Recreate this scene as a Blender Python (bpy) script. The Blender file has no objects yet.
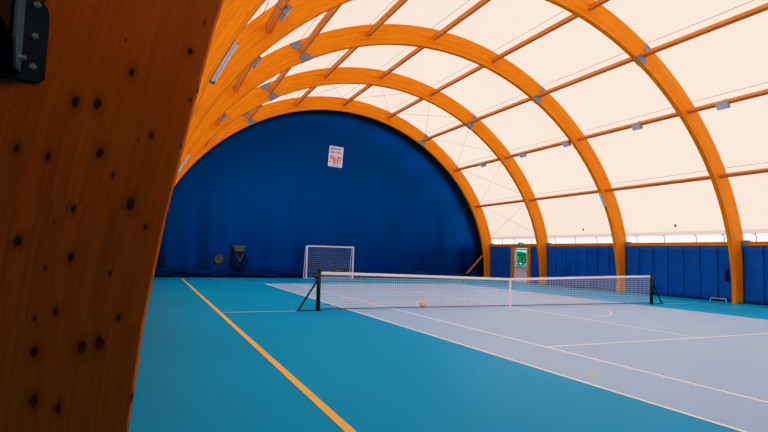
import bpy, bmesh, math, random
from mathutils import Vector, Matrix
random.seed(7)
PI = math.pi
S = bpy.context.scene
COL = S.collection

# ------------------------------------------------------------------ materials
def lin(r, g, b):
    def f(c):
        c /= 255.0
        return c / 12.92 if c <= 0.04045 else ((c + 0.055) / 1.055) ** 2.4
    return (f(r), f(g), f(b), 1.0)

class NT:
    """tiny helper around a node tree"""
    def __init__(s, name):
        s.m = bpy.data.materials.new(name); s.m.use_nodes = True
        s.t = s.m.node_tree; s.b = s.t.nodes['Principled BSDF']; s.out = s.t.nodes['Material Output']
    def n(s, typ, ins=None, **kw):
        nd = s.t.nodes.new(typ)
        for k, v in kw.items(): setattr(nd, k, v)
        for k, v in (ins or {}).items():
            if isinstance(v, bpy.types.NodeSocket): s.t.links.new(v, nd.inputs[k])
            else: nd.inputs[k].default_value = v
        return nd
    def math(s, op, a, b=0.0, c=None):
        d = {0: a, 1: b}
        if c is not None: d[2] = c
        return s.n('ShaderNodeMath', d, operation=op).outputs[0]
    def mix(s, fac, a, b, mode='MIX'):
        nd = s.n('ShaderNodeMix', data_type='RGBA', blend_type=mode)
        for i, v in ((0, fac), (6, a), (7, b)):
            if isinstance(v, bpy.types.NodeSocket): s.t.links.new(v, nd.inputs[i])
            else: nd.inputs[i].default_value = v
        return nd.outputs[2]
    def ramp(s, fac, lo, hi):
        return s.n('ShaderNodeMapRange', {0: fac, 1: lo, 2: hi, 3: 0.0, 4: 1.0}, clamp=True).outputs[0]
    def link(s, a, b): s.t.links.new(a, b)
    def base(s, col): s.link(col, s.b.inputs['Base Color']) if isinstance(col, bpy.types.NodeSocket) else setattr(s.b.inputs['Base Color'], 'default_value', col)
    def set(s, **k):
        for a, v in k.items():
            nm = {'rough': 'Roughness', 'metal': 'Metallic', 'spec': 'Specular IOR Level', 'trans': 'Transmission Weight', 'alpha': 'Alpha', 'sheen': 'Sheen Weight'}[a]
            s.b.inputs[nm].default_value = v
    def noise(s, vec, scale, detail=3.0, rough=0.5, dist=0.0):
        return s.n('ShaderNodeTexNoise', {'Vector': vec, 'Scale': scale, 'Detail': detail, 'Roughness': rough, 'Distortion': dist}).outputs['Fac']
    def bump(s, h, strength, dist=0.01):
        bn = s.n('ShaderNodeBump', {'Strength': strength, 'Distance': dist, 'Height': h}); s.link(bn.outputs[0], s.b.inputs['Normal'])

def coord(N, kind='Object'):
    return N.n('ShaderNodeTexCoord').outputs[kind]

def flat_mat(name, rgb, rough=0.5, metal=0.0, var=0.06, scale=6.0, spec=0.4, bump=0.0):
    N = NT(name); c = lin(*rgb); co = coord(N)
    f = N.noise(co, scale, 4)
    lo = tuple(x * (1 - var * 2) for x in c[:3]) + (1,); hi = tuple(min(1, x * (1 + var * 2)) for x in c[:3]) + (1,)
    N.base(N.mix(f, lo, hi)); N.set(rough=rough, metal=metal, spec=spec)
    if bump: N.bump(N.noise(co, scale * 6, 3), bump)
    return N.m

def wood_mat(name, rgb, knots=True, lam=0.045, rough=0.5, gate0=.30, kden=1.0, kdark=.85, con=1.0):
    """laminated spruce: UV u runs along the grain and v across it, both in metres"""
    N = NT(name); uv = coord(N, 'UV')
    sp = N.n('ShaderNodeSeparateXYZ', {0: uv}); u, v = sp.outputs[0], sp.outputs[1]
    lamf = N.math('FLOOR', N.math('DIVIDE', v, lam))
    ul = N.math('FLOOR', N.math('DIVIDE', N.math('ADD', u, N.math('MULTIPLY', lamf, 1.37)), 2.6))
    wn = N.n('ShaderNodeTexWhiteNoise', {'Vector': N.n('ShaderNodeCombineXYZ', {0: ul, 1: lamf}).outputs[0]}, noise_dimensions='2D').outputs[0]
    gv = N.n('ShaderNodeCombineXYZ', {0: N.math('MULTIPLY', u, 1.3), 1: N.math('MULTIPLY', v, 46.0), 2: N.math('MULTIPLY', wn, 7.0)}).outputs[0]
    grain = N.noise(gv, 1.0, 5, 0.62, 0.5)
    bv = N.n('ShaderNodeCombineXYZ', {0: N.math('MULTIPLY', u, 0.9), 1: N.math('MULTIPLY', v, 4.0)}).outputs[0]
    blot = N.noise(bv, 1.6, 3)
    c = lin(*rgb)
    d = (c[0] * 0.80, c[1] * 0.66, c[2] * 0.6, 1); h = (min(1, c[0] * 1.14), c[1] * 1.22, c[2] * 1.5, 1)
    col = N.mix(N.ramp(grain, 0.5 - .2 / con, 0.5 + .2 / con), d, h)
    tone = N.math('ADD', 0.80, N.math('ADD', N.math('MULTIPLY', wn, 0.2 * con), N.math('MULTIPLY', blot, 0.22)))
    col = N.mix(1.0, col, N.n('ShaderNodeCombineColor', {0: tone, 1: tone, 2: tone}).outputs[0], 'MULTIPLY')
    # glue lines between the lamellas
    fr = N.math('FRACT', N.math('DIVIDE', v, lam))
    line = N.math('LESS_THAN', fr, 0.035)
    col = N.mix(N.math('MULTIPLY', line, 0.30 * con), col, (c[0] * .4, c[1] * .3, c[2] * .3, 1))
    if knots:
        kv = N.n('ShaderNodeCombineXYZ', {0: N.math('MULTIPLY', u, 3.6 * kden), 1: N.math('MULTIPLY', v, 6.2 * kden)}).outputs[0]
        vo = N.n('ShaderNodeTexVoronoi', {'Vector': kv, 'Scale': 1.0, 'Randomness': 1.0}, voronoi_dimensions='2D')
        gate = N.n('ShaderNodeSeparateColor', {0: vo.outputs['Color']})
        size = N.math('MULTIPLY', N.math('SUBTRACT', gate.outputs[0], gate0), 0.085 * kden)
        dd = N.math('ADD', vo.outputs['Distance'], N.math('MULTIPLY', N.math('SUBTRACT', grain, 0.5), 0.13))
        k = N.n('ShaderNodeMapRange', {0: dd, 1: N.math('MAXIMUM', size, 0.0005), 2: N.math('MULTIPLY', N.math('MAXIMUM', size, 0.0003), 1.7), 3: 1.0, 4: 0.0}, clamp=True).outputs[0]
        halo = N.n('ShaderNodeMapRange', {0: dd, 1: N.math('MAXIMUM', size, 0.0005), 2: N.math('MULTIPLY', N.math('MAXIMUM', size, 0.0003), 4.5), 3: 0.35, 4: 0.0}, clamp=True).outputs[0]
        col = N.mix(halo, col, (c[0] * .45, c[1] * .25, c[2] * .3, 1))
        col = N.mix(N.math('MULTIPLY', k, kdark), col, (c[0] * .12, c[1] * .06, c[2] * .3, 1))
    N.base(col); N.set(rough=rough, spec=0.16)
    N.bump(grain, 0.08, 0.003)
    return N.m

def membrane_mat(name, trans_rgb, diff_rgb):
    N = NT(name); co = coord(N)
    f = N.noise(co, 0.22, 2); f2 = N.noise(co, 1.4, 4)
    t = tuple(trans_rgb) + (1,)
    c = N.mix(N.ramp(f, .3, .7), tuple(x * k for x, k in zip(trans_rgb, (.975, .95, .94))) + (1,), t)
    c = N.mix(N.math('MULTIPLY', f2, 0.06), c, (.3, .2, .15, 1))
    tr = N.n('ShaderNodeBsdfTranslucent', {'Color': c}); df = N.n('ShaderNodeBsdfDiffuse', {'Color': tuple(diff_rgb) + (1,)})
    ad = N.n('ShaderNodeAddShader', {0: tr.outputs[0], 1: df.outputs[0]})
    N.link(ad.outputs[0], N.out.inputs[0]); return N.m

def clear_mat(name, tint=(1, 1, 1)):
    N = NT(name)
    a = N.n('ShaderNodeBsdfTransparent', {'Color': tuple(tint) + (1,)}); g = N.n('ShaderNodeBsdfGlossy', {'Color': (1, 1, 1, 1), 'Roughness': .08})
    mx = N.n('ShaderNodeMixShader', {0: .05, 1: a.outputs[0], 2: g.outputs[0]})
    N.link(mx.outputs[0], N.out.inputs[0]); return N.m

ARCH_RGB = (248, 144, 2)
M = {}
M['arch'] = wood_mat('glulam_spruce', ARCH_RGB, gate0=.62, kdark=.5)
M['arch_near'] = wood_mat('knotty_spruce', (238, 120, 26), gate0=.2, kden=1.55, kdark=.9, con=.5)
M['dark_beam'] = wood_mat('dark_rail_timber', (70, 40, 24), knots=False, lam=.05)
M['purlin'] = wood_mat('purlin_spruce', (214, 132, 60), knots=False, lam=0.05)
M['beam'] = wood_mat('rail_spruce', (226, 138, 30), knots=False, lam=0.05)
M['membrane'] = membrane_mat('white_membrane', (.665, .50, .412), (.26, .24, .22))
M['hem'] = membrane_mat('membrane_hem', (.44, .31, .27), (.22, .18, .17))
M['near_membrane'] = membrane_mat('shaded_membrane', (.95, .76, .62), (.04, .04, .04))  # extra translucent, lets in fill light for the foreground arch from out of view
M['near_dark'] = membrane_mat('lined_membrane', (.03, .03, .03), (.03, .03, .035))  # nearly opaque, blocks roof light on the unseen left of the near bay
M['clear'] = clear_mat('clear_film', (.97, .98, 1))
M['glass'] = clear_mat('door_glass', (.45, .88, .74))
M['steel'] = flat_mat('galvanised_steel', (128, 136, 150), .45, .2, .14, 9)
M['dark_steel'] = flat_mat('dark_plate_steel', (66, 72, 84), .5, .55, .12, 14)
M['bolt'] = flat_mat('zinc_bolt', (200, 198, 192), .4, .7, .1, 30)
M['cable'] = flat_mat('steel_cable', (120, 110, 105), .5, .3, .05, 5)
M['lamp_grey'] = flat_mat('light_grey_housing', (186, 188, 196), .5, 0, .06, 9)
M['lamp_dark'] = flat_mat('grey_housing', (150, 144, 146), .5, .05, .06, 9)
M['diffuser'] = flat_mat('frosted_diffuser', (214, 214, 220), .35, 0, .03, 9)
M['black'] = flat_mat('black_paint', (14, 18, 20), .45, 0, .05, 9)
M['green_black'] = flat_mat('dark_green_paint', (10, 24, 24), .4, 0, .05, 9)
M['white'] = flat_mat('white_paint', (232, 232, 236), .45, 0, .03, 7)
M['net'] = flat_mat('pale_net_cord', (238, 238, 242), .8, 0, .03, 7)
M['goal_net'] = flat_mat('goal_net_cord', (196, 186, 206), .8, 0, .03, 7)
M['band'] = flat_mat('white_band', (240, 236, 236), .7, 0, .03, 7)
M['rope'] = flat_mat('dark_rope', (70, 72, 84), .8, 0, .03, 7)
M['white_door'] = flat_mat('pale_door_paint', (240, 232, 234), .5, 0, .03, 4)
M['exit_green'] = flat_mat('exit_green', (20, 190, 120), .5, 0, .03, 4)
M['paper'] = flat_mat('white_sheet', (214, 226, 244), .6, 0, .05, 6)
M['red'] = flat_mat('red_print', (206, 52, 62), .6, 0, .05, 6)
M['ink'] = flat_mat('dark_print', (92, 66, 84), .6, 0, .05, 6)
M['brown'] = flat_mat('brown_duct', (70, 54, 44), .7, 0, .12, 8)
M['grey_cloth'] = flat_mat('grey_cloth', (150, 146, 156), .8, 0, .15, 9)
M['dirty_black'] = flat_mat('black_rubber', (10, 10, 14), .6, 0, .1, 9)
M['leaf'] = flat_mat('leaf_green', (60, 150, 96), .6, 0, .3, 3)
M['ground'] = flat_mat('outside_grass', (90, 120, 70), .9, 0, .2, 2)

def blue_mat(name, rgb, rough=.5, fold=1.0, fscale=1.2, spec=.35, bump=.25):
    N = NT(name); co = coord(N); c = lin(*rgb)
    f = N.noise(co, fscale, 4); f2 = N.noise(co, fscale * 7, 3)
    col = N.mix(N.ramp(f, .3, .7), tuple(x * .86 for x in c[:3]) + (1,), tuple(x * 1.1 for x in c[:3]) + (1,))
    N.base(col); N.set(rough=rough, spec=spec)
    N.bump(N.math('ADD', f, N.math('MULTIPLY', f2, .2)), bump, .04 * fold); return N.m
def curtain_mat():
    N = NT('blue_curtain'); co = coord(N); f = N.noise(co, .5, 4); f2 = N.noise(co, 3, 3)
    bn = N.n('ShaderNodeBump', {'Strength': .25, 'Distance': .04, 'Height': N.math('ADD', f, N.math('MULTIPLY', f2, .2))})
    d = N.n('ShaderNodeBsdfDiffuse', {'Color': N.mix(f, lin(0, 19, 52), lin(0, 24, 60)), 'Normal': bn.outputs[0]})
    g = N.n('ShaderNodeBsdfGlossy', {'Color': (0, .135, .62, 1), 'Roughness': .34, 'Normal': bn.outputs[0]})
    mx = N.n('ShaderNodeMixShader', {0: .42, 1: d.outputs[0], 2: g.outputs[0]}); N.link(mx.outputs[0], N.out.inputs[0]); return N.m
M['curtain'] = curtain_mat()
M['hem_blue'] = blue_mat('blue_curtain_hem', (2, 46, 112), .5, 1.5, 2.5, spec=.1)
M['pad'] = blue_mat('blue_wall_pad', (2, 90, 184), .5, .6, 1.2, spec=.2)
M['tarp'] = blue_mat('blue_tarp', (4, 36, 92), .7, 1.2, 4.0, spec=.1)
M['wallblue'] = flat_mat('dark_blue_sheet', (6, 24, 62), .7, 0, .05, 2)
M['dark_end'] = flat_mat('dark_end_sheet', (10, 22, 48), .8, 0, .05, 2)  # for the unseen sheet that blocks light low behind the camera

def floor_mat(name, rgb, rgb2, rough=.45, spec=.06):
    N = NT(name); co = coord(N); f = N.noise(co, .25, 4); f2 = N.noise(co, 14, 2); f3 = N.noise(co, 2.2, 5)
    col = N.mix(N.ramp(f, .3, .7), lin(*rgb), lin(*rgb2))
    col = N.mix(N.math('MULTIPLY', N.math('ADD', f2, f3), .05), col, (.02, .05, .06, 1))
    N.base(col); N.set(rough=rough, spec=spec); N.bump(f2, .05, .002); return N.m
M['teal'] = floor_mat('teal_floor', (0, 152, 202), (0, 160, 210))
M['grey'] = floor_mat('grey_court', (150, 191, 226), (156, 196, 230))
M['line_white'] = flat_mat('white_line', (246, 253, 255), .6, 0, .03, 3)
M['line_pale'] = flat_mat('worn_white_line', (190, 228, 238), .6, 0, .08, 3)
M['line_yellow'] = flat_mat('yellow_line', (240, 190, 88), .6, 0, .05, 3)
M['line_cream'] = flat_mat('worn_yellow_line', (222, 220, 205), .6, 0, .06, 3)
M['pale_rose'] = flat_mat('worn_rose_line', (190, 184, 208), .6, 0, .06, 3)

# ------------------------------------------------------------------ mesh helpers
def link(name, bm, mat, parent=None, smooth=False, bevel=0):
    me = bpy.data.meshes.new(name); bmesh.ops.recalc_face_normals(bm, faces=bm.faces)
    bm.to_mesh(me); bm.free()
    for m in (mat if isinstance(mat, (list, tuple)) else [mat]): me.materials.append(m)
    if smooth:
        for p in me.polygons: p.use_smooth = True
    o = bpy.data.objects.new(name, me); COL.objects.link(o)
    if parent is not None: o.parent = parent
    if bevel:
        b = o.modifiers.new('bevel', 'BEVEL'); b.width = bevel; b.segments = 2; b.limit_method = 'ANGLE'
    return o
def tag(o, label, cat, group=None, kind=None):
    o['label'] = label; o['category'] = cat
    if group: o['group'] = group
    if kind: o['kind'] = kind
    return o
def thing(name, label, cat, loc=(0, 0, 0), group=None):
    o = bpy.data.objects.new(name, None); o.empty_display_size = .2; o.location = loc; COL.objects.link(o)
    return tag(o, label, cat, group)
def struct(o): o['kind'] = 'structure'; return o
def uvl(bm): return bm.loops.layers.uv.verify()

def box(bm, x0, x1, y0, y1, z0, z1, mat=0, M4=None):
    vs = [bm.verts.new((x, y, z)) for x in (x0, x1) for y in (y0, y1) for z in (z0, z1)]
    if M4 is not None:
        for v in vs: v.co = M4 @ v.co
    fs = [(0, 1, 3, 2), (4, 6, 7, 5), (0, 4, 5, 1), (2, 3, 7, 6), (0, 2, 6, 4), (1, 5, 7, 3)]
    out = []
    for f in fs:
        fc = bm.faces.new([vs[i] for i in f]); fc.material_index = mat; out.append(fc)
    return out
def frame_of(d):
    d = d.normalized(); a = Vector((0, 0, 1)) if abs(d.z) < .9 else Vector((1, 0, 0))
    s = d.cross(a).normalized(); return s, s.cross(d).normalized()
def tube(bm, pts, r, n=8, cap=True, mat=0):
    pts = [Vector(p) for p in pts]; rings = []
    for i, p in enumerate(pts):
        d = (pts[min(i + 1, len(pts) - 1)] - pts[max(i - 1, 0)]); s, t = frame_of(d)
        rings.append([bm.verts.new(p + (s * math.cos(2 * PI * k / n) + t * math.sin(2 * PI * k / n)) * r) for k in range(n)])
    for a, b in zip(rings, rings[1:]):
        for k in range(n):
            f = bm.faces.new((a[k], a[(k + 1) % n], b[(k + 1) % n], b[k])); f.material_index = mat
    if cap:
        bm.faces.new(rings[0]).material_index = mat; bm.faces.new(rings[-1]).material_index = mat
def disc(bm, c, n, r, th, seg=20):
    n = Vector(n).normalized(); tube(bm, [Vector(c), Vector(c) + n * th], r, seg)
def prism(bm, pts, off):
    """closed polygon pts extruded by vector off"""
    a = [bm.verts.new(p) for p in pts]; b = [bm.verts.new(Vector(p) + Vector(off)) for p in pts]
    bm.faces.new(a); bm.faces.new(b[::-1]); n = len(a)
    for i in range(n): bm.faces.new((a[i], b[i], b[(i + 1) % n], a[(i + 1) % n]))
def sphere(bm, c, r, u=20, v=12):
    bmesh.ops.create_uvsphere(bm, u_segments=u, v_segments=v, radius=r, matrix=Matrix.Translation(c))

# ------------------------------------------------------------------ dome profile
def Rr(t): t = abs(t); return 8.28165 + 1.07495 * t**2 + .19615 * t**4 - .06142 * t**6
def P0(t): r = Rr(t); return Vector((r * math.sin(t), 0, 3 + r * math.cos(t)))
def prof(t, off=0.0):
    """point on the arch's outer curve at angle t (0 = ridge, + = right), moved OFF outwards"""
    e = 1e-4; d = (P0(t + e) - P0(t - e)).normalized(); n = Vector((-d.z, 0, d.x))
    return P0(t) + n * off
def nrm(t):
    e = 1e-4; d = (P0(t + e) - P0(t - e)).normalized(); return Vector((-d.z, 0, d.x)), d
YD, SP = -0.25196, 5.74092
Y = {n: YD + i * SP for n, i in zip('FEDCBA', range(-2, 4))}
TB = .098                                   # half thickness of an arch
def depth(t):
    t = abs(t)
    if t < 1.3: return .84 - .08 * t / 1.3
    if t < 1.65: return .76
    return .76 - .13 * (t - 1.65) / .18
TF = 1.829
PUR = {0: 0.0, 1: .384, 2: .735, 3: 1.062, 4: 1.357}
ORD = {'A': 'farthest', 'B': 'second farthest', 'C': 'third farthest', 'D': 'fourth farthest', 'E': 'fifth farthest', 'F': 'nearest'}

# ------------------------------------------------------------------ floor with its painted courts
def rect(bm, x0, x1, y0, y1, z, mi):
    f = bm.faces.new([bm.verts.new(p) for p in ((x0, y0, z), (x1, y0, z), (x1, y1, z), (x0, y1, z))]); f.material_index = mi
def arc(bm, cx, cy, r, a0, a1, w, z, mi, n=48):
    pr = None
    for i in range(n + 1):
        a = a0 + (a1 - a0) * i / n
        q = (bm.verts.new((cx + (r - w / 2) * math.cos(a), cy + (r - w / 2) * math.sin(a), z)), bm.verts.new((cx + (r + w / 2) * math.cos(a), cy + (r + w / 2) * math.sin(a), z)))
        if pr: bm.faces.new((pr[0], pr[1], q[1], q[0])).material_index = mi
        pr = q
bm = bmesh.new()
rect(bm, -11.5, 11.5, -14.9, 17.9, 0, 0)
rect(bm, -5.485, 5.485, -11.885, 11.885, .002, 1)
W = .05
for x in (-5.485, 5.485): rect(bm, x - W / 2, x + W / 2, -11.885, 11.885, .004, 2)
for x in (-4.115, 4.115): rect(bm, x - W / 2, x + W / 2, -11.885, 11.885, .004, 2 if x < 0 else 6)
for y in (-11.885, 11.885): rect(bm, -5.485, 5.485, y - W / 2, y + W / 2, .0045, 2)
for y in (-6.4, 6.4): rect(bm, -4.115, 4.115, y - W / 2, y + W / 2, .0045, 2)
rect(bm, -W / 2, W / 2, -6.4, 6.4, .004, 2)
for s in (-1, 1): rect(bm, -W / 2, W / 2, s * 11.885, s * 11.78, .0048, 2)
YG = 16.55                                  # the five-a-side pitch
rect(bm, -9.05, -8.95, -14.75, YG, .005, 4)
rect(bm, 8.97, 9.03, -14.75, YG, .005, 3)
rect(bm, -9.0, -6.45, -.03, .03, .0052, 5); rect(bm, 5.5, 9.0, -.03, .03, .0052, 3)
rect(bm, -9.0, 9.0, YG - .025, YG + .025, .0052, 3)
arc(bm, 0, 0, 3, -PI, -.25, .055, .0054, 5); arc(bm, 0, 0, 3, -.25, .12, .12, .0054, 4, 8); arc(bm, 0, 0, 3, .12, PI, .055, .0054, 5)
for s, a0, a1 in ((-1.5, PI, 1.5 * PI), (1.5, 1.5 * PI, 2 * PI)): arc(bm, s, YG, 6, a0, a1, .045, .0054, 3)
rect(bm, -1.5, 1.5, YG - 6.02, YG - 5.98, .0054, 3)
rect(bm, -5.12, -4.99, -8.47, -8.36, .0054, 4)
fl = struct(link('floor', bm, [M['teal'], M['grey'], M['line_white'], M['line_pale'], M['line_yellow'], M['line_cream'], M['pale_rose']]))

# ------------------------------------------------------------------ roof skin, clear strips, far curtain, unseen light-shaping near end
def theta_at_z(z):
    lo, hi = 1.0, 1.9
    for _ in range(50):
        m = (lo + hi) / 2
        if P0(m).z > z: lo = m
        else: hi = m
    return lo
T_H, T_M = theta_at_z(2.78), theta_at_z(2.96)
def sheet(name, t0, t1, n, y0, y1, mat, off=.03, ny=1, smooth=True):
    bm = bmesh.new(); g = []
    for i in range(n + 1):
        p = prof(t0 + (t1 - t0) * i / n, off); g.append([bm.verts.new((p.x, y0 + (y1 - y0) * j / ny, p.z)) for j in range(ny + 1)])
    for i in range(n):
        for j in range(ny): bm.faces.new((g[i][j], g[i + 1][j], g[i + 1][j + 1], g[i][j + 1]))
    return struct(link(name, bm, mat, None, smooth))
YE = 17.62
sheet('ceiling', -T_M, T_M, 72, Y['F'], YE, M['membrane'])
sheet('ceiling', -1.83, -.4, 36, -14.86, Y['F'], M['near_dark'])  # unseen near roof, left part darkened to keep light off the foreground arch
sheet('ceiling', -.4, 1.83, 36, -14.86, Y['F'], M['near_membrane'])  # unseen near roof, rest brightened to light the foreground arch from upper right
for side, s in (('left', -1), ('right', 1)):
    sheet('trim_1' if s < 0 else 'trim_2', s * T_M, s * T_H, 2, Y['F'], YE, M['hem'])
    bm = bmesh.new(); x = s * 11.30
    vs = [bm.verts.new(p) for p in ((x, Y['F'], 2.44), (x, YE, 2.44), (x, YE, 2.80), (x, Y['F'], 2.80))]; bm.faces.new(vs)
    struct(link('window_1' if s < 0 else 'window_2', bm, M['clear']))
    bm = bmesh.new()
    if s > 0:
        box(bm, 11.36, 11.42, -15.5, 12.76, 0, 2.46); box(bm, 11.36, 11.42, 14.3, YE, 0, 2.46); box(bm, 11.36, 11.42, 12.76, 14.3, 2.2, 2.46)
    else: box(bm, -11.42, -11.36, -15.5, YE, 0, 2.46)
    struct(link('wall_' + side, bm, M['wallblue']))

def curtain(y, mat, name, fold):
    bm = bmesh.new(); nx, nz = 150, 70; prev = None
    for i in range(nx + 1):
        t = -1.0 + 2 * i / nx; col = []
        x = 11.34 * t
        # height of the roof curve at this x
        lo, hi = 0.0, 1.62
        for _ in range(40):
            m = (lo + hi) / 2
            if P0(m).x < abs(x): lo = m
            else: hi = m
        top = P0(lo).z
        for j in range(nz + 1):
            k = j / nz; z = top * k
            f = .05 * math.sin(x * 2.1 + .6 * math.sin(x * .7)) * (1 - k) ** 2 + .03 * math.sin(x * 5.3 + z * .4) * (1 - k) ** 3
            belly = fold * (math.sin(PI * min(1, z / 10.5)) ** 1.0) * max(0, 1 - (x / 11.6) ** 2)
            col.append(bm.verts.new((x, y + f - belly, z)))
        if prev:
            for j in range(nz): bm.faces.new((prev[j], col[j], col[j + 1], prev[j + 1]))
        prev = col
    return struct(link(name, bm, mat, None, True))
wb = curtain(17.52, M['curtain'], 'wall_back', .0)
bm = bmesh.new(); n_ = 60; poly = [prof(-1.5 + 3.0 * i / n_) for i in range(n_ + 1)]
bm.faces.new([bm.verts.new((p.x, -14.8, p.z)) for p in poly]); struct(link('wall_front', bm, M['near_membrane']))  # unseen translucent end, added behind the camera to light the foreground arch
bm = bmesh.new(); box(bm, -11.3, 11.3, -14.86, -14.8, 0, 4.1); struct(link('wall_front', bm, M['dark_end']))  # unseen dark sheet, added to shade the lower part of the foreground arch

# crumpled hem lying along the foot of the far curtain
bm = bmesh.new(); prev = None; NX = 420
for i in range(NX + 1):
    x = -10.9 + 21.5 * i / NX; col = []
    a = .50 + .06 * math.sin(x * 1.3) + .05 * math.sin(x * 3.1 + 1)
    for j in range(13):
        k = j / 12; z = .015 + (a - .015) * k
        y = 17.40 - .17 * math.sin(PI * k) ** .8 + .035 * math.sin(x * 2.2 + 9 * k) + .03 * math.sin(x * 5.7 - 13 * k + math.sin(x * 1.9) * 2) + .018 * math.sin(x * 13 + 21 * k)
        col.append(bm.verts.new((x, y, z + .03 * math.sin(x * 3.7 + 7 * k) * math.sin(PI * k))))
    if prev:
        for j in range(12): bm.faces.new((prev[j], col[j], col[j + 1], prev[j + 1]))
    prev = col
hem = link('curtain_hem', bm, M['hem_blue'], wb, True); hem['label'] = 'shiny crumpled blue hem along the foot of the curtain'

# ------------------------------------------------------------------ arches
def arch_mesh():
    bm = bmesh.new(); L = uvl(bm); n = 96; rows = []; s = 0; pp = None
    for i in range(n + 1):
        t = -TF + 2 * TF * i / n; o = prof(t); d = depth(t); q = prof(t, -d)
        o.z = max(o.z, 0); q.z = max(q.z, 0) if abs(t) > 1.7 else q.z
        if i in (0, n): o.z = q.z = 0
        m = (o + q) / 2
        if pp is not None: s += (m - pp).length
        pp = m
        c_ = .009; e_ = q + (o - q).normalized() * c_
        rows.append(([bm.verts.new((p.x, y, p.z)) for p, y in ((o, -TB), (o, TB), (e_, TB), (q, TB - c_), (q, c_ - TB), (e_, -TB))], s, d))
    for (a, s0, d0), (b, s1, d1) in zip(rows, rows[1:]):
        for k in range(6):
            k2 = (k + 1) % 6; f = bm.faces.new((a[k], a[k2], b[k2], b[k]))
            va = {0: (5.0, 5.2), 1: (8.0, 8.0 + d0), 2: (4.0, 4.01), 3: (3.0, 3.2), 4: (4.1, 4.11), 5: (d0, 0)}[k]
            for lp, uvv in zip(f.loops, ((s0, va[0]), (s0, va[1]), (s1, va[1]), (s1, va[0]))): lp[L].uv = uvv
    bm.faces.new(rows[0][0]); bm.faces.new(rows[-1][0][::-1])
    return bm
ab = arch_mesh(); ame = bpy.data.meshes.new('arch_beam'); bmesh.ops.recalc_face_normals(ab, faces=ab.faces); ab.to_mesh(ame); ab.free(); ame.materials.append(M['arch'])
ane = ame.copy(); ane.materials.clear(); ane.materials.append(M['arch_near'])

def local(t, u, w, y):
    """point at purlin angle t, u along the arch, w outwards from mid depth, y across"""
    n, d = nrm(t); c = prof(t, -.42); return c + d * u + n * w + Vector((0, y, 0))
def splice(t, face):
    """pair of bow-tie steel plates either side of a purlin on one face of the arch"""
    bm = bmesh.new(); y0 = face * TB
    up = [(-.10, .40), (.24, .40), (.20, .17), (-.02, .07), (-.13, .20)]
    dn = [(-.24, -.37), (.13, -.37), (.16, -.20), (.07, -.06), (-.14, -.12)]
    sg = 1 if t > 0 else -1
    for poly in (up, dn): prism(bm, [local(t, sg * u, w, y0) for u, w in [(u * 1.35, w * 1.05) for u, w in poly]], (0, face * .012, 0))
    return bm
def bolts_bm(pts, n, r=.016, h=.018):
    bm = bmesh.new()
    for p in pts: disc(bm, p, n, r, h, 6); disc(bm, Vector(p), n, r * 1.35, .004, 12)
    return bm
def bracket(parent, sx, face):
    """shoe that carries the rail beam: back plate, two fins, seat plate, bolts"""
    y0 = face * TB; bm = bmesh.new(); f = face; fins = []; near = parent['label'].startswith('huge'); FL, FT = (.115, 2.47) if near else (.24, 2.53)
    pl = [(11.122, 2.170), (11.114, 2.18), (11.112, 2.405), (11.118, 2.432), (11.133, 2.452), (11.155, 2.46), (11.36, 2.46), (11.36, 2.165), (11.13, 2.165)]
    prism(bm, [(sx * x, y0, z) for x, z in pl], (0, f * .012, 0))
    for x in (11.185, 11.352):
        fb = bmesh.new(); fins.append(fb); prism(fb, [(sx * x, y0 + f * .012, 2.19), (sx * x, y0 + f * .075, 2.19), (sx * x, y0 + f * FL, 2.28), (sx * x, y0 + f * FL, FT), (sx * x, y0 + f * .012, FT)], (sx * .009, 0, 0))
    box(bm, *sorted((sx * 11.194, sx * 11.352)), *sorted((y0 + f * .012, y0 + f * .09)), 2.285, 2.297)
    o = link('beam_bracket', bm, M['dark_steel'] if parent['label'].startswith('huge') else M['steel'], parent)
    for fb in fins: link('fin', fb, M['steel'], o)
    for z in (2.44, 2.325, 2.215): link('bolt', bolts_bm([(sx * 11.15, y0 + f * .012, z)], (0, f, 0), .0085, .009), M['bolt'], o)
    link('bolt', bolts_bm([(sx * 11.185, y0 + f * .05, 2.23)], (-sx, 0, 0), .009, .02), M['bolt'], o)
    return o
ALAB = {'A': 'farthest orange timber arch, framing the blue end curtain',
        'B': 'second orange timber arch from the blue end curtain, standing beside the exit door',
        'C': 'third orange timber arch from the blue end curtain, grey strip lights under both its sides',
        'D': 'orange timber arch landing beside the right net post, second nearest whole arch over the court',
        'E': 'orange timber arch just behind the big foreground post, with grey strip light on its edge',
        'F': 'huge dark brown knotty timber arch in the left foreground with black steel bracket'}
ALAB['D'] = 'orange timber arch whose foot stands right of the right net post'
arches = {}
for k in 'ABCDEF':
    a = thing('timber_arch', ALAB[k], 'arch', (.008 if k == 'F' else 0, Y[k], 0), 'timber arches of the hall')
    b = bpy.data.objects.new('arch_beam', ane if k == 'F' else ame); COL.objects.link(b); b.parent = a
    for t in (-PUR[2], PUR[2]):
        sp = link('splice_plate', splice(t, -1), M['steel'], a); sp['label'] = 'grey steel splice plates'
        if k != 'A':
            link('splice_plate', splice(t, 1), M['steel'], a)
    for sx in (-1, 1):
        bracket(a, sx, -1)
        if k != 'A': bracket(a, sx, 1)
        bm = bmesh.new()       # steel foot shoe
        box(bm, *sorted((sx * 10.86, sx * 11.46)), -TB - .02, TB + .02, 0, .02)
        link('foot_plate', bm, M['dark_steel'], a)
    arches[k] = a

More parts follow.
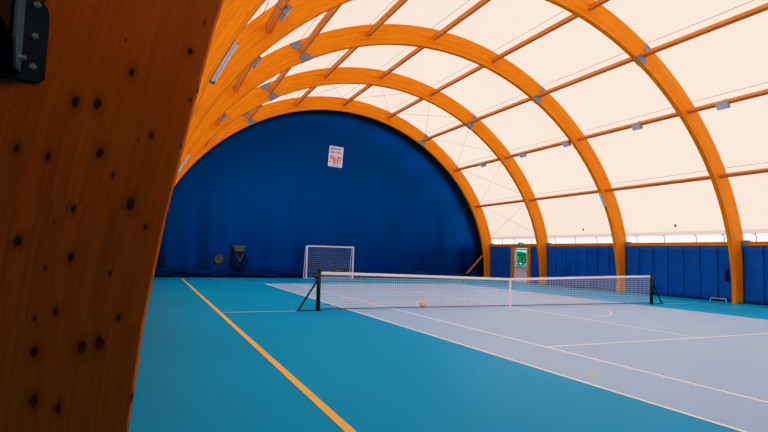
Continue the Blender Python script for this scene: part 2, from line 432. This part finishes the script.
# ------------------------------------------------------------------ purlins, rail beams, cables (one per bay)
BAYS = [('A', 'B'), ('B', 'C'), ('C', 'D'), ('D', 'E'), ('E', 'F')]
BN = {('A', 'B'): 'in the farthest bay', ('B', 'C'): 'in the second farthest bay', ('C', 'D'): 'in the middle bay', ('D', 'E'): 'in the second nearest bay', ('E', 'F'): 'in the nearest bay'}
PN = {0: 'ridge', 1: 'first', 2: 'second', 3: 'third', 4: 'fourth'}
def purlin_name(i):
    if i == 0: return 'purlin along the ridge'
    return '%s purlin %s of the ridge' % (PN[abs(i)], 'right' if i > 0 else 'left')
def purlin(i, y0, y1, label):
    t = PUR[abs(i)] * (1 if i >= 0 else -1); n, d = nrm(t); c = prof(t, -.40); bm = bmesh.new(); L = uvl(bm)
    hw, hh = .06, .10; q = [c + d * a * hw + n * b * hh for a, b in ((-1, -1), (1, -1), (1, 1), (-1, 1))]
    A = [bm.verts.new((p.x, y0, p.z)) for p in q]; B = [bm.verts.new((p.x, y1, p.z)) for p in q]
    for k in range(4):
        f = bm.faces.new((A[k], A[(k + 1) % 4], B[(k + 1) % 4], B[k])); w = (.12, .2)[k % 2]; r = k * 1.7 + i * .37
        for lp, uvv in zip(f.loops, ((y0, r), (y0, r + w), (y1, r + w), (y1, r))): lp[L].uv = uvv
    bm.faces.new(A[::-1]); bm.faces.new(B)
    o = link('roof_purlin', bm, M['purlin']); return tag(o, label, 'purlin', 'roof purlins')
for (a, b) in BAYS:
    y0, y1 = Y[b] + TB, Y[a] - TB
    for i in range(-4, 5):
        if b == 'F' and i == -4: continue
        purlin(i, y0, y1, 'orange %s, %s' % (purlin_name(i), BN[(a, b)]))
        t = (PUR[abs(i)] - .018) * (1 if i >= 0 else -1); p = prof(t, .0)
        bm = bmesh.new(); tube(bm, [(p.x, y0 - TB, p.z - .02), (p.x, (y0 + y1) / 2, p.z - .04), (p.x, y1 + TB, p.z - .02)], .011, 6)
        tag(link('roof_cable', bm, M['cable']), 'thin line cable by the %s, %s' % (purlin_name(i), BN[(a, b)]), 'cable', 'thin roof cables')
def railbeam(s, y0, y1, label, mat='beam'):
    bm = bmesh.new(); L = uvl(bm); x0, x1 = sorted((s * 11.197, s * 11.348))
    for f in box(bm, x0, x1, y0, y1, 2.30, 2.475):
        for lp in f.loops: lp[L].uv = (lp.vert.co.y, lp.vert.co.z + lp.vert.co.x * .8)
    return tag(link('rail_beam', bm, M[mat], None, False, .006), label, 'beam', 'rail beams along the side walls')
for (a, b) in BAYS:
    for s in (1, -1):
        railbeam(s, Y[b] + TB + .014, Y[a] - TB - .014, 'orange rail beam above the %s, %s' % ('blue wall pads' if s > 0 else 'left wall', BN[(a, b)]))
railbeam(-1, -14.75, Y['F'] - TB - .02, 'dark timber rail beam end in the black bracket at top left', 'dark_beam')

# cross bracing rods in the last bay
nodes = [-1.58, -PUR[4], -PUR[3], -PUR[2], -PUR[1], 0.0, PUR[1], PUR[2], PUR[3], PUR[4], 1.58]
CN = ['above the left rail beam', 'between the third and fourth left purlins', 'between the second and third left purlins', 'between the first and second left purlins',
      'just left of the ridge', 'just right of the ridge', 'between the first and second right purlins', 'between the second and third right purlins', 'between the third and fourth right purlins', 'above the right rail beam']
CN = CN[:1] + CN[1:]
for i in range(10):
    for fl_, dirn in ((0, 'rising to the far arch'), (1, 'falling to the far arch')):
        ta, tb = (nodes[i], nodes[i + 1]) if (fl_ == 0) == (nodes[i] < 0) else (nodes[i + 1], nodes[i])
        pa, pb = prof(ta, -.12 - .05 * fl_), prof(tb, -.12 - .05 * fl_)
        bm = bmesh.new(); tube(bm, [(pa.x, Y['B'] + TB + .03, pa.z), (pb.x, Y['A'] - TB - .03, pb.z)], .011, 6)
        tag(link('bracing_rod', bm, M['cable']), 'thin crossing brace rod %s, %s' % (CN[i], dirn), 'rod', 'wind bracing rods of the last bay')
for n_, (za, zb), lab in ((0, (.1, 2.42), 'thin brace rod slanting down across the exit door wall from the far arch'), (1, (2.42, .1), 'thin brace rod slanting down beside the exit door from the second arch')):
    bm = bmesh.new(); tube(bm, [(11.02 + .03 * n_, Y['B'] + TB, za), (11.02 + .03 * n_, Y['A'] - TB, zb)], .010, 6)
    tag(link('bracing_rod', bm, M['cable']), lab, 'rod', 'wind bracing rods of the last bay')

# ------------------------------------------------------------------ floodlights under the third purlins
FN = ['nearest', 'second nearest', 'middle', 'second farthest', 'farthest']
for s in (1, -1):
    for i, y in enumerate((-1.75, 1.95, 6.1, 9.5, 13.3)):
        t = s * PUR[3]; n, d = nrm(t); c = prof(t, -.40); c.y = y
        f = thing('floodlight', '%s grey floodlight hanging under the third %s purlin' % (FN[i], 'right' if s > 0 else 'left'), 'light', c, 'floodlights on the purlins')
        bm = bmesh.new()                    # clamp round the purlin
        for a_ in (-1, 1):
            q = [d * a_ * .062 + n * .11, d * a_ * .075 + n * .11, d * a_ * .075 - n * .17, d * a_ * .062 - n * .17]
            prism(bm, [p + Vector((0, -.03, 0)) for p in q], (0, .06, 0))
        prism(bm, [p + Vector((0, -.03, 0)) for p in (d * -.075 + n * .102, d * .075 + n * .102, d * .075 + n * .114, d * -.075 + n * .114)], (0, .06, 0))
        link('clamp', bm, M['lamp_dark'], f)
        # flat housing tilted towards the court
        ax = (Vector((-s * .80, 0, -.60))).normalized(); side = Vector((0, 1, 0)); up = ax.cross(side)
        R = Matrix((side, up, ax)).transposed().to_4x4(); o = -n * .20
        bm = bmesh.new(); box(bm, -.23, .23, -.14, .14, -.05, .03, 0, Matrix.Translation(o) @ R)
        for q in range(7): box(bm, -.21 + q * .066, -.195 + q * .066, -.13, .13, -.085, -.05, 0, Matrix.Translation(o) @ R)
        link('housing', bm, M['lamp_dark'], f, False, .006)
        bm = bmesh.new(); box(bm, -.21, .21, -.12, .12, .03, .036, 0, Matrix.Translation(o) @ R); link('glass', bm, M['diffuser'], f)

# strip lights under the arch edges
def strip_light(k, s, z0, z1, label, wid=.07):
    def th(z):
        lo, hi = .9, 1.8
        for _ in range(40):
            m = (lo + hi) / 2
            if prof(m, -depth(m)).z > z: lo = m
            else: hi = m
        return lo
    t = (th(z0) + th(z1)) / 2; n, d = nrm(s * t); c = prof(s * t, -depth(t) - .014); L = (z1 - z0) / abs(d.z) / 2
    c.y = Y[k]
    f = thing('strip_light', label, 'light', c, 'grey strip lights under the arches')
    R = Matrix((d, Vector((0, 1, 0)), -n)).transposed().to_4x4()
    bm = bmesh.new(); box(bm, -L, L, -wid, wid, 0, .045, 0, R); link('housing', bm, M['lamp_grey'], f, False, .006)
    bm = bmesh.new(); box(bm, -L + .03, L - .03, -wid + .015, wid - .015, .045, .07, 0, R); link('diffuser', bm, M['diffuser'], f, False, .008)
    bm = bmesh.new()
    for e in (-1, 1): box(bm, e * (L - .012) - .014, e * (L - .012) + .014, -.02, .02, .045, .062, 0, R)
    link('end_clip', bm, M['dark_steel'], f)
strip_light('E', -1, 4.05, 4.72, 'long grey strip light under the fifth farthest arch, right of the foreground arch')
strip_light('C', -1, 4.22, 4.9, 'grey strip light low on the left side, under the third farthest arch')
strip_light('C', 1, 4.22, 4.9, 'grey strip light under the right side of the third farthest arch')

# ------------------------------------------------------------------ blue wall pads on the right wall
def pad(y0, y1, label, seed):
    rnd = random.Random(seed); bm = bmesh.new(); nu, nv = 8, 14; x = 11.17
    ph = rnd.uniform(0, 6)
    g = [[bm.verts.new((x - .035 * (math.sin(PI * min(1, max(0, i / nu))) ** .5) - .008 * math.sin(3 * j / nv * PI + ph) * math.sin(PI * i / nu), y0 + (y1 - y0) * i / nu, .03 + 2.25 * j / nv)) for j in range(nv + 1)] for i in range(nu + 1)]
    for i in range(nu):
        for j in range(nv): bm.faces.new((g[i][j], g[i + 1][j], g[i + 1][j + 1], g[i][j + 1]))
    bd = [g[i][0] for i in range(nu + 1)] + [g[nu][j] for j in range(1, nv + 1)] + [g[i][nv] for i in range(nu - 1, -1, -1)] + [g[0][j] for j in range(nv - 1, 0, -1)]
    bk = [bm.verts.new((x + .06, v.co.y, v.co.z)) for v in bd]; m = len(bd)
    for i in range(m): bm.faces.new((bd[i], bk[i], bk[(i + 1) % m], bd[(i + 1) % m]))
    bm.faces.new(bk)
    return tag(link('wall_pad', bm, M['pad'], None, True), label, 'wall pad', 'blue wall pads')
ON = ['first', 'second', 'third', 'fourth', 'fifth', 'sixth', 'seventh']
for (a, b) in BAYS[:4]:
    ya, yb = Y[a] - TB - .03, Y[b] + TB + .03
    if a == 'A':
        for nm, lo, hi in (('first blue wall pad left of the exit door, beside the door post', 14.53, 15.6), ('blue wall pad at the far corner beside the farthest arch', 15.63, ya), ('blue wall pad between the exit door and the second farthest arch', yb, 12.51)):
            pad(lo, hi, nm, hash(nm) % 99 if False else len(nm))
        continue
    w = (ya - yb) / 7
    for i in range(7):
        pad(ya - (i + 1) * w + .012, ya - i * w - .012, '%s blue wall pad from the left, %s' % (ON[i], BN[(a, b)]), i + ord(a) * 7)

# ties crossing the clear strip
TIES = [10.45, 8.85, 7.3, 4.75, 3.22, 1.66, .42, -.85, -2.4, -3.9, 15.6, 14.3, 12.6]
for i, y in enumerate(sorted(TIES, reverse=True)):
    bm = bmesh.new()
    pts = [(11.27, y + .05, 2.80), (11.25, y + .02, 2.74), (11.24, y - .03, 2.69), (11.25, y - .03, 2.62), (11.27, y, 2.56), (11.27, y, 2.478)]
    tube(bm, pts, .022, 6); box(bm, 11.25, 11.285, y - .01, y + .11, 2.765, 2.79)
    on = ['farthest', 'second', 'third', 'fourth', 'fifth', 'sixth', 'seventh', 'eighth', 'ninth', 'tenth', 'eleventh', 'twelfth', 'thirteenth'][i]
    tag(link('tie_strap', bm, M['grey_cloth']), ('farthest tie strap' if i == 0 else '%s tie strap from the far end' % on) + ' crossing the clear strip above the right rail beam', 'strap', 'tie straps of the roof skin')
for y, nm in ((2.58, 'round grey eyelet low in the roof skin, in the middle bay'), (8.17, 'round grey eyelet low in the roof skin, in the second farthest bay')):
    t = theta_at_z(3.22); n, d = nrm(t); p = prof(t, .028); bm = bmesh.new(); disc(bm, (p.x, y, p.z), -n, .07, .012, 20); disc(bm, (p.x, y, p.z), -n, .035, .025, 14)
    tag(link('roof_eyelet', bm, M['lamp_dark']), nm, 'eyelet', 'roof eyelets')

# ------------------------------------------------------------------ exit door
bm = bmesh.new(); x0, x1 = 11.20, 11.30
box(bm, x0, x1, 12.84, 14.24, 0.02, 1.02); box(bm, x0, x1, 12.84, 12.96, 1.02, 2.17); box(bm, x0, x1, 14.10, 14.24, 1.02, 2.17); box(bm, x0, x1, 12.96, 14.10, 2.08, 2.17)
dr = struct(link('door_1', bm, M['white_door'], None, False, .006))
bm = bmesh.new(); box(bm, 11.24, 11.255, 12.96, 14.10, 1.02, 2.08); link('door_glass', bm, M['glass'], dr)
bm = bmesh.new()
for y_ in (12.96, 14.07): box(bm, 11.185, 11.2, y_, y_ + .03, 1.02, 2.08)
for z_ in (1.02, 2.05): box(bm, 11.185, 11.2, 12.99, 14.07, z_, z_ + .03)
link('glazing_bead', bm, M['white'], dr)
bm = bmesh.new(); box(bm, 11.17, 11.2, 12.95, 14.1, .93, .99); tube(bm, [(11.2, 13.0, .96), (11.13, 13.0, .96), (11.13, 14.05, .96), (11.2, 14.05, .96)], .016, 8)
link('push_bar', bm, M['lamp_grey'], dr)
bm = bmesh.new(); L = uvl(bm)
for y0, y1, z0, z1 in ((12.55, 12.82, 0, 2.285), (14.26, 14.50, 0, 2.285), (12.82, 14.26, 2.19, 2.285)):
    for f in box(bm, 11.12, 11.34, y0, y1, z0, z1):
        for lp in f.loops: lp[L].uv = (lp.vert.co.z, lp.vert.co.y + lp.vert.co.x)
struct(link('trim_3', bm, M['beam']))
e = thing('exit_sign', 'small green and white exit sign above the door in the right wall', 'sign', (11.18, 13.55, 2.36))
bm = bmesh.new(); box(bm, -.03, .01, -.28, .28, -.04, .20); link('sign_box', bm, M['exit_green'], e, False, .006)
bm = bmesh.new(); xx = -.033
def flatpoly(bm, pts, x): bm.faces.new([bm.verts.new((x, y, z)) for y, z in pts])
# white running figure, arrow and doorway (seen from -x: +y is to the left)
disc(bm, (xx, .03, .155), (-1, 0, 0), .02, .003, 12)
for pts in ([(.05, .13), (.015, .13), (.03, .07), (.06, .075)], [(.06, .08), (.03, .08), (-.01, .01), (.02, .01)], [(.055, .075), (.035, .06), (.075, .015), (.10, .02)], [(.05, .13), (.05, .115), (.10, .085), (.105, .1)], [(.02, .13), (.02, .112), (-.03, .10), (-.03, .115)],
            [(-.06, .17), (-.16, .17), (-.16, 0), (-.06, 0)], [(.24, .085), (.19, .13), (.19, .04)], [(.19, .10), (.13, .10), (.13, .07), (.19, .07)]):
    flatpoly(bm, pts, xx)
link('pictogram', bm, M['white'], e)
# hedge outside, seen through the door glass
bm = bmesh.new(); rnd = random.Random(3)
for i in range(1700):
    a, b, r = rnd.uniform(0, 2 * PI), rnd.uniform(0, PI), rnd.uniform(.75, 1.0)
    c = Vector((14.6 + .7 * r * math.cos(a) * math.sin(b), 17.9 + 1.9 * r * math.sin(a) * math.sin(b), 1.0 + 1.0 * r * math.cos(b)))
    u = Vector((rnd.gauss(0, 1), rnd.gauss(0, 1), rnd.gauss(0, 1))).normalized(); v = u.orthogonal().normalized()
    bm.faces.new([bm.verts.new(c + q) for q in (u * .14, v * .07, u * -.14, v * -.07)])
tag(link('hedge', bm, M['leaf']), 'green hedge outside, seen through the exit door glass', 'hedge')
bm = bmesh.new(); rect(bm, 11.5, 17, 10.5, 21, -.02, 0); struct(link('ground', bm, M['ground']))

# ------------------------------------------------------------------ tennis net
def neth(x): return 1.05 - .14 * (1 - (abs(x) / 6.4)) ** 1.15
net = thing('tennis_net', 'long pale tennis net with white headband stretched across the court', 'net', (0, 0, 0))
def strand(bm, a, b, r):
    a, b = Vector(a), Vector(b); s, t = frame_of(b - a)
    q = [s * r, t * r, -s * r, -t * r]; A = [bm.verts.new(a + p) for p in q]; B = [bm.verts.new(b + p) for p in q]
    for k in range(4): bm.faces.new((A[k], A[(k + 1) % 4], B[(k + 1) % 4], B[k]))
bm = bmesh.new(); xs = [-6.33 + 12.66 * i / 190 for i in range(191)]
for x in xs: strand(bm, (x, 0, .05), (x, 0, neth(x) - .03), .0038)
for j in range(14):
    k = j / 13.5
    for i in range(0, 190, 5):
        xa, xb = xs[i], xs[i + 5]; strand(bm, (xa, 0, .05 + (neth(xa) - .08) * k), (xb, 0, .05 + (neth(xb) - .08) * k), .0038)
link('netting', bm, M['net'], net)
bm = bmesh.new(); prev = None
for i in range(81):
    x = -6.36 + 12.72 * i / 80; z = neth(x)
    r = [bm.verts.new((x, y_, z_)) for y_, z_ in ((-.012, z - .068), (-.012, z), (0, z + .008), (.012, z), (.012, z - .068))]
    if prev:
        for k in range(5): bm.faces.new((prev[k], prev[(k + 1) % 5], r[(k + 1) % 5], r[k]))
    prev = r
link('headband', bm, M['band'], net)
bm = bmesh.new(); box(bm, -.028, .028, -.018, .018, .004, neth(0) + .012); box(bm, -.05, .05, -.03, .03, .003, .02); link('centre_strap', bm, M['band'], net)
bm = bmesh.new(); tube(bm, [(x, 0, .045) for x in xs[::10]], .012, 6); link('bottom_rope', bm, M['rope'], net)
def net_post(s, label):
    f = thing('net_post', label, 'post', (s * 6.42, 0, 0), 'tennis net posts')
    bm = bmesh.new(); tube(bm, [(0, 0, .012), (0, 0, 1.10)], .056, 16); link('pole', bm, M['green_black'], f, True)
    bm = bmesh.new(); tube(bm, [(0, 0, 1.10), (0, 0, 1.125)], .06, 16); link('cap', bm, M['black'], f)
    bm = bmesh.new(); tube(bm, [(s * .04, 0, .82), (s * .54, 0, .03)], .026, 10); link('brace', bm, M['green_black'], f)
    bm = bmesh.new(); box(bm, *sorted((-s * .07, s * .6)), -.035, .035, .006, .02); box(bm, -.09, .09, -.09, .09, .004, .016); link('base_bar', bm, M['black'], f)
    bm = bmesh.new(); tube(bm, [(s * .045, -.03, .9), (s * .12, -.03, .9)], .03, 12); tube(bm, [(s * .10, -.03, .9), (s * .10, -.03, .79)], .008, 8); link('winder', bm, M['black'], f)
net_post(-1, 'dark net post with slanting brace at the left end of the tennis net')
net_post(1, 'dark net post with slanting brace at the right end of the tennis net')
# pale ball behind the net
b_ = thing('ball', 'pale orange ball lying on the court behind the tennis net', 'ball', (-3.0, .36, .112))
bm = bmesh.new(); sphere(bm, (0, 0, 0), .11, 28, 18); 
link('ball_cover', bm, flat_mat('cream_orange_ball', (236, 200, 150), .5, 0, .08, 12), b_, True)
bm = bmesh.new()
for ax in range(3):
    for off in (-.045, .045):
        r = math.sqrt(.11 ** 2 - off ** 2) + .0006; pts = []
        for k in range(33):
            a = 2 * PI * k / 32; p = [0, 0, 0]; p[ax] = off; p[(ax + 1) % 3] = r * math.cos(a); p[(ax + 2) % 3] = r * math.sin(a); pts.append(p)
        tube(bm, pts, .002, 5, False)
link('seam', bm, M['grey_cloth'], b_)

# ------------------------------------------------------------------ goal
gx0, gx1, gy, gd, gh = -2.12, .80, 16.50, .62, 1.98
goal = thing('football_goal', 'small white football goal with net in front of the blue end curtain', 'goal', ((gx0 + gx1) / 2, gy, 0)); O = Vector(((gx0 + gx1) / 2, gy, 0))
def gl(p): return Vector(p) - O
for x in (gx0, gx1):
    bm = bmesh.new(); box(bm, x - O.x - .04, x - O.x + .04, -.04, .04, .006, gh); link('goal_post', bm, M['white'], goal, False, .01)
bm = bmesh.new(); box(bm, gx0 - O.x + .04, gx1 - O.x - .04, -.04, .04, gh - .08, gh); link('crossbar', bm, M['white'], goal, False, .01)
for x in (gx0, gx1):
    bm = bmesh.new(); tube(bm, [gl((x, gy + .04, gh - .04)), gl((x, gy + .3, gh - .06)), gl((x, gy + gd, .03)), gl((x, gy + .04, .03))], .02, 8); link('side_stay', bm, M['white'], goal)
bm = bmesh.new(); tube(bm, [gl((gx0, gy + gd, .03)), gl((gx1, gy + gd, .03))], .02, 8); link('ground_bar', bm, M['white'], goal)
bm = bmesh.new(); nx_ = 23; r_ = .0065
def back(k):   # path of the net from crossbar over the stays down to the ground bar
    pts = [(gy + .02, gh - .03), (gy + .3, gh - .06), (gy + gd, .04)]; L1 = .30; L2 = math.hypot(gd - .3, gh - .1); s_ = k * (L1 + L2)
    if s_ < L1: q = s_ / L1; a, b = pts[0], pts[1]
    else: q = (s_ - L1) / L2; a, b = pts[1], pts[2]
    return a[0] + (b[0] - a[0]) * q, a[1] + (b[1] - a[1]) * q
nk = 18
def bp(i, k): y_, z_ = back(k / nk); u_ = i / nx_; return gl((gx0 + (gx1 - gx0) * u_, y_ + .05 * math.sin(PI * u_) * math.sin(PI * k / nk), z_ - .05 * math.sin(PI * u_ * 2) ** 2 * math.sin(PI * k / nk)))
for i in range(nx_ + 1):
    for k in range(nk): strand(bm, bp(i, k), bp(i, k + 1), r_)
for k in range(nk + 1):
    for i in range(nx_): strand(bm, bp(i, k), bp(i + 1, k), r_)
for x in (gx0, gx1):
    for k in range(3, nk):
        y_, z_ = back(k / nk); strand(bm, gl((x, y_, z_)), gl((x, gy + .03, z_)), r_)
    for q in range(1, 5):
        y_ = gy + gd * q / 5; zt = gh - .06 if y_ < gy + .3 else .04 + (gh - .1) * (gy + gd - y_) / (gd - .3); strand(bm, gl((x, y_, .04)), gl((x, y_, zt)), r_)
link('goal_net', bm, M['goal_net'], goal)

# ------------------------------------------------------------------ things on and by the far curtain
ps = thing('poster', 'white poster with dark lettering and a red emblem high on the blue curtain', 'poster', (-.22, 17.44, 7.62)); ps.rotation_euler = (0, R3 := math.radians(3.2), 0)
bm = bmesh.new(); box(bm, -.47, .47, -.006, .006, -.66, .66); link('sheet', bm, M['paper'], ps)
bm = bmesh.new()
def fp(bm, pts, y=-.010): bm.faces.new([bm.verts.new((x, y, z)) for x, z in pts])
def bar(bm, x0, x1, z0, z1): fp(bm, [(x0, z0), (x1, z0), (x1, z1), (x0, z1)])
rnd = random.Random(11)
for row, (z0, z1), gaps in ((0, (.42, .56), (3,)), (1, (.20, .34), (3,))):
    x = -.36; k = 0
    while x < .33:
        w = .075
        if k not in gaps or row == 0:
            bar(bm, x, x + .022, z0, z1); typ = rnd.randrange(4)
            if typ in (0, 1, 3): bar(bm, x + .022, x + w, z1 - .026, z1)
            if typ in (0, 2): bar(bm, x + .022, x + w, z0, z0 + .026)
            if typ in (1, 2, 3): bar(bm, x + w - .022, x + w, z0, z1 - .026)
            if typ == 3: bar(bm, x + .022, x + w - .022, z0 + .055, z0 + .08)
        x += w + .028; k += 1
link('lettering', bm, M['ink'], ps)
bm = bmesh.new()
for i in range(3):                          # nested bands bending from the left edge down into a trunk
    r = .11 + .085 * i; w = .048; cx, cz = -.24, -.26; prev = None
    for k in range(15):
        a = PI / 2 * (1 - k / 14); q = [(cx + (r - w / 2) * math.cos(a), cz + (r - w / 2) * math.sin(a)), (cx + (r + w / 2) * math.cos(a), cz + (r + w / 2) * math.sin(a))]
        if prev: fp(bm, [prev[0], prev[1], q[1], q[0]])
        prev = q
    bar(bm, cx + r - w / 2, cx + r + w / 2, -.52 + .04 * i, cz); bar(bm, -.38, cx, cz + r - w / 2, cz + r + w / 2)
for i in range(3): bar(bm, .13 + .03 * i, .38, -.02 - .10 * i, .035 - .10 * i)
bar(bm, .12, .18, -.5, .03)
for x0, x1 in ((-.36, -.28), (.26, .34)): bar(bm, x0, x1, -.40, -.30)
link('emblem', bm, M['red'], ps)
bm = bmesh.new(); bar(bm, -.32, .30, -.60, -.575); link('small_print', bm, M['ink'], ps)

# tied-up blue duct sack with pale neck, hanging on the curtain
sk = thing('fabric_sack', 'dark blue bundled fabric sack with grey top hanging on the curtain left of the goal', 'sack', (-5.93, 17.22, .46))
def blob(prof_, mat, name, parent, sy=.55, amp=.10, seed=0):
    bm = bmesh.new(); n = 40; rows = []
    for k, (r, z) in enumerate(prof_):
        rows.append([bm.verts.new((r * (1 + amp * math.sin(5 * a + k * .7 + seed) + amp * .6 * math.sin(9 * a - k * 1.1)) * math.cos(a), sy * r * (1 + amp * math.sin(7 * a + k)) * math.sin(a), z)) for a in (2 * PI * i / n for i in range(n))])
    for A, B in zip(rows, rows[1:]):
        for i in range(n): bm.faces.new((A[i], A[(i + 1) % n], B[(i + 1) % n], B[i]))
    bm.faces.new(rows[0][::-1]); bm.faces.new(rows[-1]); return link(name, bm, mat, parent, True)
blob([(.10, 0), (.30, .04), (.40, .18), (.43, .40), (.40, .62), (.37, .85), (.30, 1.0), (.2, 1.04)], M['tarp'], 'sack_body', sk)
blob([(.22, 1.0), (.26, 1.06), (.24, 1.16), (.33, 1.30), (.40, 1.37), (.34, 1.39), (.1, 1.37)], flat_mat('dull_grey_cloth', (116, 108, 112), .8, 0, .2, 6), 'gathered_top', sk, .5, .12, 2)
bm = bmesh.new(); tube(bm, [(.27 * math.cos(a), .14 * math.sin(a), 1.04) for a in (2 * PI * i / 24 for i in range(25))], .025, 8, False); link('tie_cord', bm, M['dirty_black'], sk)
bm = bmesh.new()
prism(bm, [(-.22, -.235, .95), (-.16, -.24, .97), (.06, -.27, .52), (-.02, -.27, .5)], (0, .02, 0)); prism(bm, [(.24, -.23, .95), (.18, -.24, .97), (.02, -.27, .55), (.08, -.27, .5)], (0, .02, 0))
link('strap', bm, flat_mat('dull_blue_strap', (70, 82, 116), .7), sk)
av = thing('air_vent', 'round brown air vent low on the curtain, left of the blue sack', 'vent', (-7.0, 17.40, 1.05))
bm = bmesh.new(); tube(bm, [(.28 * math.cos(a), -.02, .27 * math.sin(a)) for a in (2 * PI * i / 32 for i in range(33))], .045, 10, False); link('rim', bm, M['brown'], av, True)
bm = bmesh.new(); disc(bm, (0, 0, 0), (0, -1, 0), .27, .015, 32); link('mesh_cover', bm, M['brown'], av)
bm = bmesh.new()
for i in range(-3, 4):
    h = math.sqrt(.26 ** 2 - (i * .07) ** 2); box(bm, i * .07 - .006, i * .07 + .006, -.03, -.015, -h, h); box(bm, -h, h, -.034, -.018, i * .07 - .006, i * .07 + .006)
link('grille', bm, M['grey_cloth'], av)
bm = bmesh.new(); L = uvl(bm); a, b = Vector((10.62, 16.99, 1.66)), Vector((9.5, 17.18, .42)); s_, t_ = frame_of(b - a)
q = [s_ * .05 + t_ * .05, s_ * .05 - t_ * .05, -s_ * .05 - t_ * .05, -s_ * .05 + t_ * .05]; A = [bm.verts.new(a + p) for p in q]; B = [bm.verts.new(b + p) for p in q]
for k in range(4):
    f = bm.faces.new((A[k], A[(k + 1) % 4], B[(k + 1) % 4], B[k]))
    for lp, uvv in zip(f.loops, ((0, k), (0, k + .1), (1.6, k + .1), (1.6, k))): lp[L].uv = uvv
bm.faces.new(A[::-1]); bm.faces.new(B)
tag(link('timber_prop', bm, M['purlin']), 'slanting timber prop against the foot of the farthest arch, right', 'prop')

# black handle and low white pipe beside the fourth arch
lh = thing('wall_latch', 'black latch hanging on the wall pads beside the fourth farthest arch', 'latch', (11.08, .20, 1.1))
bm = bmesh.new(); box(bm, -.015, .05, -.03, .03, -.25, .22); link('backplate', bm, M['dirty_black'], lh, False, .008)
bm = bmesh.new(); tube(bm, [(-.015, 0, .16), (-.08, .02, .12), (-.09, .03, -.05), (-.05, .05, -.2), (-.015, .02, -.22)], .025, 8); link('handle', bm, M['dirty_black'], lh)
lr = thing('low_rail', 'low white pipe rail on the floor at the foot of the wall pads', 'rail', (11.0, .55, 0))
bm = bmesh.new(); tube(bm, [(0, -.34, .01), (0, -.34, .10), (0, -.32, .12), (0, .30, .12), (0, .32, .10), (0, .32, .01)], .014, 8); link('pipe', bm, M['white'], lr)
bm = bmesh.new()
for y_ in (-.34, .32): disc(bm, (0, y_, .003), (0, 0, 1), .05, .01, 16)
link('foot_flange', bm, M['white'], lr)

# ------------------------------------------------------------------ light, camera
w = bpy.data.worlds.new('overcast'); S.world = w; w.use_nodes = True; nt = w.node_tree; bg = nt.nodes['Background']
tc = nt.nodes.new('ShaderNodeTexCoord'); sx = nt.nodes.new('ShaderNodeSeparateXYZ'); mr = nt.nodes.new('ShaderNodeMapRange'); mx = nt.nodes.new('ShaderNodeMix'); mx.data_type = 'RGBA'
nt.links.new(tc.outputs['Generated'], sx.inputs[0]); nt.links.new(sx.outputs[2], mr.inputs[0]); mr.inputs[1].default_value = -.2; mr.inputs[2].default_value = .9
nt.links.new(mr.outputs[0], mx.inputs[0]); mx.inputs[6].default_value = (1, .985, .97, 1); mx.inputs[7].default_value = (1, 1, 1, 1)
nt.links.new(mx.outputs[2], bg.inputs[0]); bg.inputs[1].default_value = 1.65
sun = bpy.data.lights.new('sun', 'SUN'); sun.energy = .9; sun.angle = math.radians(60); sun.color = (1, .93, .8)
so = bpy.data.objects.new('sun', sun); COL.objects.link(so); so.rotation_euler = (math.radians(8), math.radians(38), 0); so.location = (20, 0, 30)

cam = bpy.data.cameras.new('camera'); co = bpy.data.objects.new('camera', cam); COL.objects.link(co); S.camera = co
yaw, pit, rol, f = .41764, .07151, .0267, 528.838
F = Vector((math.sin(yaw) * math.cos(pit), math.cos(yaw) * math.cos(pit), math.sin(pit))); R = Vector((math.cos(yaw), -math.sin(yaw), 0)); U = R.cross(F)
R2 = R * math.cos(rol) + U * math.sin(rol); U2 = -R * math.sin(rol) + U * math.cos(rol)
mm = Matrix((R2, U2, -F)).transposed().to_4x4(); mm.translation = (-10.7392, -14.01374, 1.59186); co.matrix_world = mm
cam.sensor_width = 36; cam.lens = f / 768 * 36; cam.clip_start = .05; cam.clip_end = 300
S.view_settings.view_transform = 'Standard'; S.view_settings.look = 'None'; S.view_settings.exposure = 0; S.view_settings.gamma = 1
V = S.view_settings; V.use_curve_mapping = True; cm = V.curve_mapping; cm.white_level = (2, 2, 2); cm.extend = 'HORIZONTAL'
CUR = {0: [(.05, .026), (.12, .098), (.25, .25), (.55, .56), (.9, .82), (1.2, .92), (1.5, .97)], 1: [(.014, .009), (.04, .033), (.25, .25), (.55, .56), (.8, .73), (1.1, .86), (1.5, .95)], 2: [(.02, .014), (.06, .053), (.25, .29), (.45, .52), (.7, .66), (1.0, .76), (1.5, .92)]}
for ci, pts in CUR.items():
    c = cm.curves[ci]; c.points[0].location = (0, 0); c.points[-1].location = (1, 1)
    for x_, y_ in pts: c.points.new(x_ / 2, y_)
cm.update()
S.cycles.use_denoising = True; S.cycles.max_bounces = 10; S.cycles.diffuse_bounces = 5; S.cycles.transparent_max_bounces = 16
S.cycles.sample_clamp_indirect = 6
